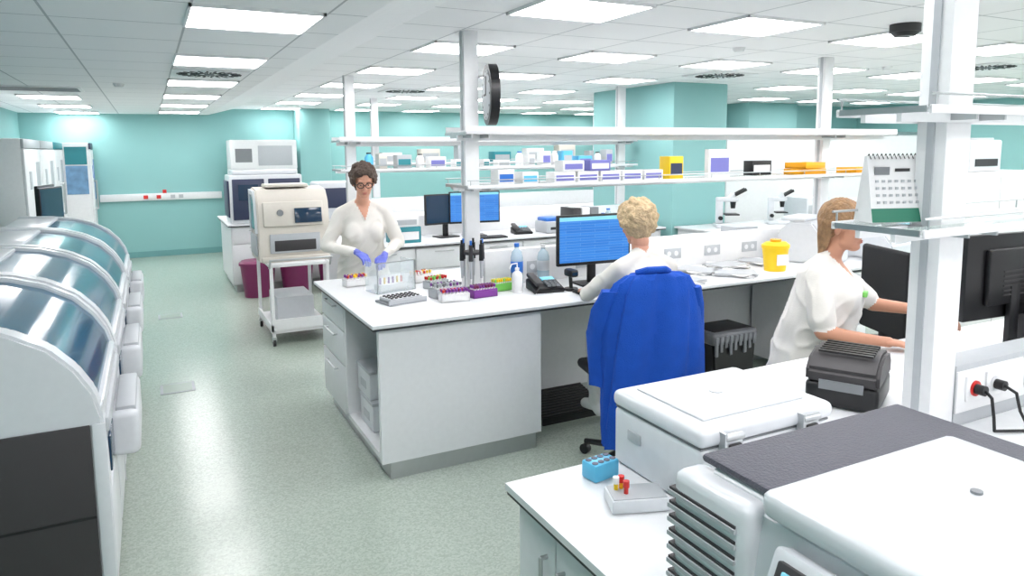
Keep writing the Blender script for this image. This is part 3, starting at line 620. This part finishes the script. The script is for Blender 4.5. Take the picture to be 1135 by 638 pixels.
def person(name,J,loc,rz,skin,hair,hairstyle,glove=None,shortsleeve=False,glasses=None,headpitch=0,headyaw=0,vdepth=.14):
    m=M(name)
    g=lambda k:Vector(J[k])
    caps=[]; S=COAT
    for s in('l','r'):
        sh,el,wr=g('sh_'+s),g('el_'+s),g('wr_'+s)
        if shortsleeve:
            mid=sh.lerp(el,.78); caps+= [(sh,mid,.062,.064,S),(sh,el,.045,.038,skin),(el,wr,.037,.025,skin)]
        else:
            caps+=[(sh,el,.056,.048,S),(el,wr.lerp(el,.1),.046,.034,S),(wr.lerp(el,.2),wr,.026,.025,glove or skin)]
        hp,kn,an=g('hip_'+s),g('kn_'+s),g('an_'+s)
        caps+=[(hp,kn,.09,.062,TROU),(kn,an,.06,.042,TROU),(an,an+Vector((0,-.14,-.035)),.042,.034,SHOE),(an,an+Vector((0,.04,-.03)),.042,.034,SHOE)]
    nb=g('neck'); hd=g('head')
    caps.append((nb+Vector((0,0.01,-.05)),hd+Vector((0,.025,-.07)),.052,.047,skin))
    sl,sr=g('sh_l'),g('sh_r')
    for sh,k in((sl,1),(sr,-1)): caps.append((sh,nb+Vector((.035*k,.02,-.035)),.056,.05,S))
    rings=J['rings']; prims=[capsule(a,b,r1,r2) for a,b,r1,r2,_ in caps]+[loftg(rings)]
    bz=J['bust']; 
    for k in(-1,1): prims.append(ellip((.072*k,bz[0],bz[1]),(.08,.065,.09)))
    v,f=remesh(prims,.009,8)
    def torso(p):
        if p.z<rings[0][2] or p.z>rings[-1][2]: return .2
        for A,B in zip(rings,rings[1:]):
            if A[2]<=p.z<=B[2]:
                t=(p.z-A[2])/max(B[2]-A[2],1e-6); c=[A[i]+(B[i]-A[i])*t for i in range(5)]
                return (math.hypot((p.x-c[0])/c[3],(p.y-c[1])/c[4])-1)*min(c[3],c[4])
        return .2
    def tag(c):
        best=(torso(c)-.006,S)
        for a,b,r1,r2,mt in caps:
            d=sdcap(c,a,b,r1,r2)+(.003 if mt is skin else 0)
            if d<best[0]: best=(d,mt)
        mt=best[1]
        if mt is S or mt is skin:
            dz=c.z-(nb.z-vdepth)
            if abs(c.x)<.1 and c.z>nb.z-vdepth and (c-nb).length<.22 and c.y<nb.y-.01:
                return skin if abs(c.x)<dz*.45 else S if mt is S else mt
        return mt
    tg=[tag(sum((v[i] for i in q),Vector())/len(q)) for q in f]
    cl=set(i for q,t in zip(f,tg) if t in(COAT,TROU) for i in q)
    sk=set(i for q,t in zip(f,tg) if t not in(COAT,TROU) for i in q)
    for i in cl:
        p=v[i]
        w=noise.noise(Vector((p.x*6+p.z*4,p.y*6,p.z*5)))*.014+ (1-abs(noise.noise(Vector((p.x*9-p.z*7,p.y*9,p.z*6)))))**4*.011
        d=Vector((p.x,p.y,0)); d=d.normalized() if d.length>0 else d
        if i not in sk: v[i]=p+d*(w-.004)
    m.v+=v
    for q,t in zip(f,tg): m.f.append(list(q)); m.fm.append(m.mi(t))
    for s in('l','r'):
        sx=1 if s=='l' else -1
        wr=g('wr_'+s); d=(g('hd_'+s)).normalized(); up=Vector((0,0,1)); side=d.cross(up).normalized(); nrm=side.cross(d).normalized()
        inner=side if (side.x<0)==(sx>0) else -side
        hp=[capsule(wr,wr+d*.03,.024,.024)]
        rot=Matrix((inner,d,nrm)).transposed()
        hp.append(ellip(wr+d*.055,(.038,.048,.015),rot))
        for k,(off,ln) in enumerate(((.028,.07),(.010,.078),(-.009,.072),(-.027,.056))):
            b0=wr+d*.085+inner*off; b1=b0+d*ln*.5-nrm*.008; b2=b1+d*ln*.28-nrm*ln*.28; b3=b2+d*ln*.08-nrm*ln*.26
            hp+=[capsule(b0-d*.02,b1,.0095,.009,10),capsule(b1,b2,.009,.008,10),capsule(b2,b3,.008,.007,10)]
        t0=wr+d*.03+inner*.025; t1=t0+d*.03+inner*.025-nrm*.008; t2=t1+d*.03-nrm*.015
        hp+=[capsule(t0,t1,.013,.0105,10),capsule(t1,t2,.0105,.008,10)]
        hv,hf=remesh(hp,.0042,2); m.raw(hv,hf,glove or skin)
    if shortsleeve:
        m.box(.03,.085,J['bust'][0]-.082,J['bust'][0]-.06,J['bust'][1]+.01,J['bust'][1]+.035,GREEN,.003)
    Hm=Matrix.Translation(hd)@Matrix.Rotation(R(headyaw),4,'Z')@Matrix.Rotation(R(headpitch),4,'X')
    m.T=Hm
    hp=[ellip((0,.014,.03),(.072,.09,.08)),ellip((0,-.026,-.028),(.058,.06,.078)),ellip((0,-.048,-.09),(.032,.034,.024)),ellip((0,-.012,-.07),(.052,.055,.042)),
        capsule((0,-.082,.008),(0,-.102,-.026),.007,.0115),ellip((.011,-.092,-.03),(.008,.01,.007)),ellip((-.011,-.092,-.03),(.008,.01,.007)),
        ellip((.033,-.06,-.03),(.022,.022,.02)),ellip((-.033,-.06,-.03),(.022,.022,.02)),capsule((-.036,-.066,.024),(.036,-.066,.024),.013,.013),
        ellip((.073,.014,-.01),(.008,.018,.03),Matrix.Rotation(R(20),3,'Z')),ellip((-.073,.014,-.01),(.008,.018,.03),Matrix.Rotation(R(-20),3,'Z')),capsule((0,.02,-.05),(0,.03,-.1),.05,.05),
        ellip((0,-.076,-.063),(.022,.012,.012))]
    hv,hf=remesh(hp,.0045,4); m.raw(hv,hf,skin)
    m.sph((0,-.084,-.058),.019,LIPS,sc=(1,.35,.16)); m.sph((0,-.084,-.066),.016,LIPS,sc=(1,.38,.22))
    brow=HAIRM if hair is HAIRB else hair
    for s in(-1,1):
        m.sph((s*.028,-.0765,.004),.0105,EYEW,sc=(1.2,.6,.6)); m.sph((s*.028,-.083,.003),.005,IRIS,sc=(1,.4,1))
        m.sph((s*.028,-.0775,.0085),.0125,skin,sc=(1.15,.6,.45))
        m.tube([(s*.014,-.086,.021),(s*.03,-.083,.0255),(s*.045,-.072,.02)],.0026,brow,n=6)
    if glasses:
        for s in(-1,1):
            pts=[(s*(.03+.025*math.cos(t)),-.097+.005*(1+math.cos(t)),.002+.019*math.sin(t)) for t in [i*R(30) for i in range(13)]]
            m.tube(pts,.003,glasses,n=6); m.tube([(s*.053,-.088,.006),(s*.074,-.05,.008),(s*.077,.015,.002)],.0028,glasses,n=6)
        m.tube([(-.007,-.098,.005),(.007,-.098,.005)],.0022,glasses,n=6)
    hr=[ellip((0,.03,.042),(.079,.088,.083))]
    N=420
    for i in range(N):
        zz=1-2*(i+.5)/N; ph=i*2.399963; rr=math.sqrt(1-zz*zz); d=Vector((rr*math.cos(ph),rr*math.sin(ph),zz))
        p=Vector((d.x*.077,.02+d.y*.093,.036+d.z*.088))
        hl=.058 if hairstyle!='straight' else .066
        ok=(p.z>hl+.02*(p.y<-.06)) or (p.y>-.035 and p.z>.02) or (p.y>.012 and p.z>(-.055 if hairstyle=='curly' else -.08)) or (abs(p.x)>.064 and p.y>-.04 and p.z>.0)
        if hairstyle=='straight': ok=(p.z>hl) or (p.y>-.03 and p.z>.03) or (p.y>.03 and p.z>-.06)
        if ok:
            if hairstyle=='straight': hr.append(ellip(p,(.013,.014,.018)))
            else: r=random.uniform(.011,.02)*(1.35 if hairstyle=='curly_full' else 1); hr.append(ellip(p+d*random.uniform(0,.02),(r,r,r)))
    if hairstyle=='straight':
        for s in(-1,1):
            for k in range(4): hr.append(capsule((s*(.074-.003*k),.035+.014*k,.02),(s*(.058-.008*k),.062+.008*k,-.10-.012*k),.016,.012))
            for k in range(3): hr.append(capsule((s*.012,-.062+.01*k,.102-.004*k),(s*(.068+.003*k),-.03+.018*k,.035),.012,.012))
        for k in range(6): hr.append(capsule((-.05+.02*k,.095,.02),(-.045+.018*k,.082,-.14),.02,.014))
    hv,hf=remesh(hr,.0052,0 if hairstyle!='straight' else 2)
    for i,p in enumerate(hv):
        n=noise.noise(Vector((p.x*70,p.y*70,p.z*(14 if hairstyle=='straight' else 70))))*.004; hv[i]=p+p.normalized()*n
    m.raw(hv,hf,hair); m.T=Matrix.Identity(4)
    return m.done(loc,rz,smooth=80)
J1=dict(rings=[(0,.03,.70,.21,.165),(0,.03,.85,.2,.15),(0,.02,.98,.175,.135),(0,-.01,1.12,.17,.135),(0,-.02,1.22,.17,.13),(0,-.015,1.31,.158,.105),(0,-.01,1.37,.105,.075),(0,-.015,1.41,.058,.055)],bust=(-.095,1.18),
 neck=(0,-.03,1.42),head=(0,-.11,1.565),sh_l=(.165,-.01,1.325),sh_r=(-.165,-.01,1.325),el_l=(.28,-.02,1.08),el_r=(-.28,-.03,1.08),wr_l=(.10,-.30,1.03),wr_r=(-.10,-.28,1.06),hd_l=(-.5,-1,-.35),hd_r=(.45,-1,-.35),
 hip_l=(.09,.03,.82),hip_r=(-.09,.03,.82),kn_l=(.1,.01,.46),kn_r=(-.1,.01,.46),an_l=(.1,.04,.08),an_r=(-.1,.04,.08))
J2=dict(rings=[(0,.03,.56,.2,.16),(0,.04,.68,.195,.15),(0,.02,.8,.18,.14),(0,-.02,.94,.18,.14),(0,-.05,1.04,.185,.135),(0,-.065,1.12,.17,.105),(0,-.07,1.17,.11,.075),(0,-.08,1.21,.06,.055)],bust=(-.12,1.0),
 neck=(0,-.09,1.22),head=(0,-.14,1.365),sh_l=(.165,-.06,1.125),sh_r=(-.165,-.06,1.125),el_l=(.25,-.25,.96),el_r=(-.27,-.22,.96),wr_l=(.13,-.46,.925),wr_r=(-.16,-.44,.925),hd_l=(-.2,-1,-.02),hd_r=(-.05,-1,-.02),
 hip_l=(.09,0,.69),hip_r=(-.09,0,.69),kn_l=(.11,-.42,.68),kn_r=(-.11,-.42,.68),an_l=(.11,-.4,.22),an_r=(-.11,-.4,.22))
J3=dict(rings=[(0,.03,.56,.22,.2),(0,.04,.68,.22,.2),(0,.02,.82,.21,.19),(0,-.02,.98,.2,.175),(0,-.03,1.1,.195,.155),(0,-.025,1.18,.175,.12),(0,-.02,1.23,.11,.085),(0,-.03,1.27,.06,.055)],bust=(-.13,1.06),
 neck=(0,-.04,1.28),head=(0,-.10,1.415),sh_l=(.175,-.02,1.18),sh_r=(-.175,-.02,1.18),el_l=(.24,-.22,1.0),el_r=(-.25,-.06,.94),wr_l=(.2,-.46,1.0),wr_r=(-.2,-.30,.92),hd_l=(-.1,-1,-.15),hd_r=(.1,-1,-.02),
 hip_l=(.09,0,.69),hip_r=(-.09,0,.69),kn_l=(.11,-.36,.66),kn_r=(-.08,-.36,.66),an_l=(.11,-.3,.16),an_r=(-.08,-.28,.16))
person('lab_worker_standing',J1,(1.45,5.42,0),R(-4),SKIN,HAIRD,'curly',glove=GLOVE,glasses=BLACK,headpitch=16,headyaw=-6)
person('lab_worker_seated',J2,(2.48,3.18,0),R(176),SKIN,HAIRB,'curly_full',headpitch=8)
person('lab_worker_seated',J3,(2.94,2.42,0),R(31),SKIN2,HAIRM,'straight',shortsleeve=True,glasses=DGREY,headpitch=4,headyaw=-4)

# ------------------------------------------------------------------ camera, world
f=790.;cx=567.5;cy=259.
Y=Vector(((163-cx)/f,(cy-169)/f,-1)).normalized()
X=Vector(((2150-cx)/f,(cy-152)/f,-1)); X=(X-Y*X.dot(Y)).normalized()
Z=X.cross(Y)
cam=bpy.data.cameras.new('camera'); o=bpy.data.objects.new('camera',cam); bpy.context.collection.objects.link(o)
Mt=Matrix((X,Y,Z)).to_4x4(); o.matrix_world=Matrix.Translation((0,0,1.8))@Mt
cam.sensor_width=36; cam.lens=36*f/1135; cam.shift_y=-(319-cy)/1135; cam.clip_start=.05
bpy.context.scene.camera=o
w=bpy.data.worlds.new('w'); bpy.context.scene.world=w; w.use_nodes=True
w.node_tree.nodes['Background'].inputs[0].default_value=(.97,.98,1,1); w.node_tree.nodes['Background'].inputs[1].default_value=1.0
vs=bpy.context.scene.view_settings; vs.view_transform='Standard'; vs.exposure=0; vs.gamma=1
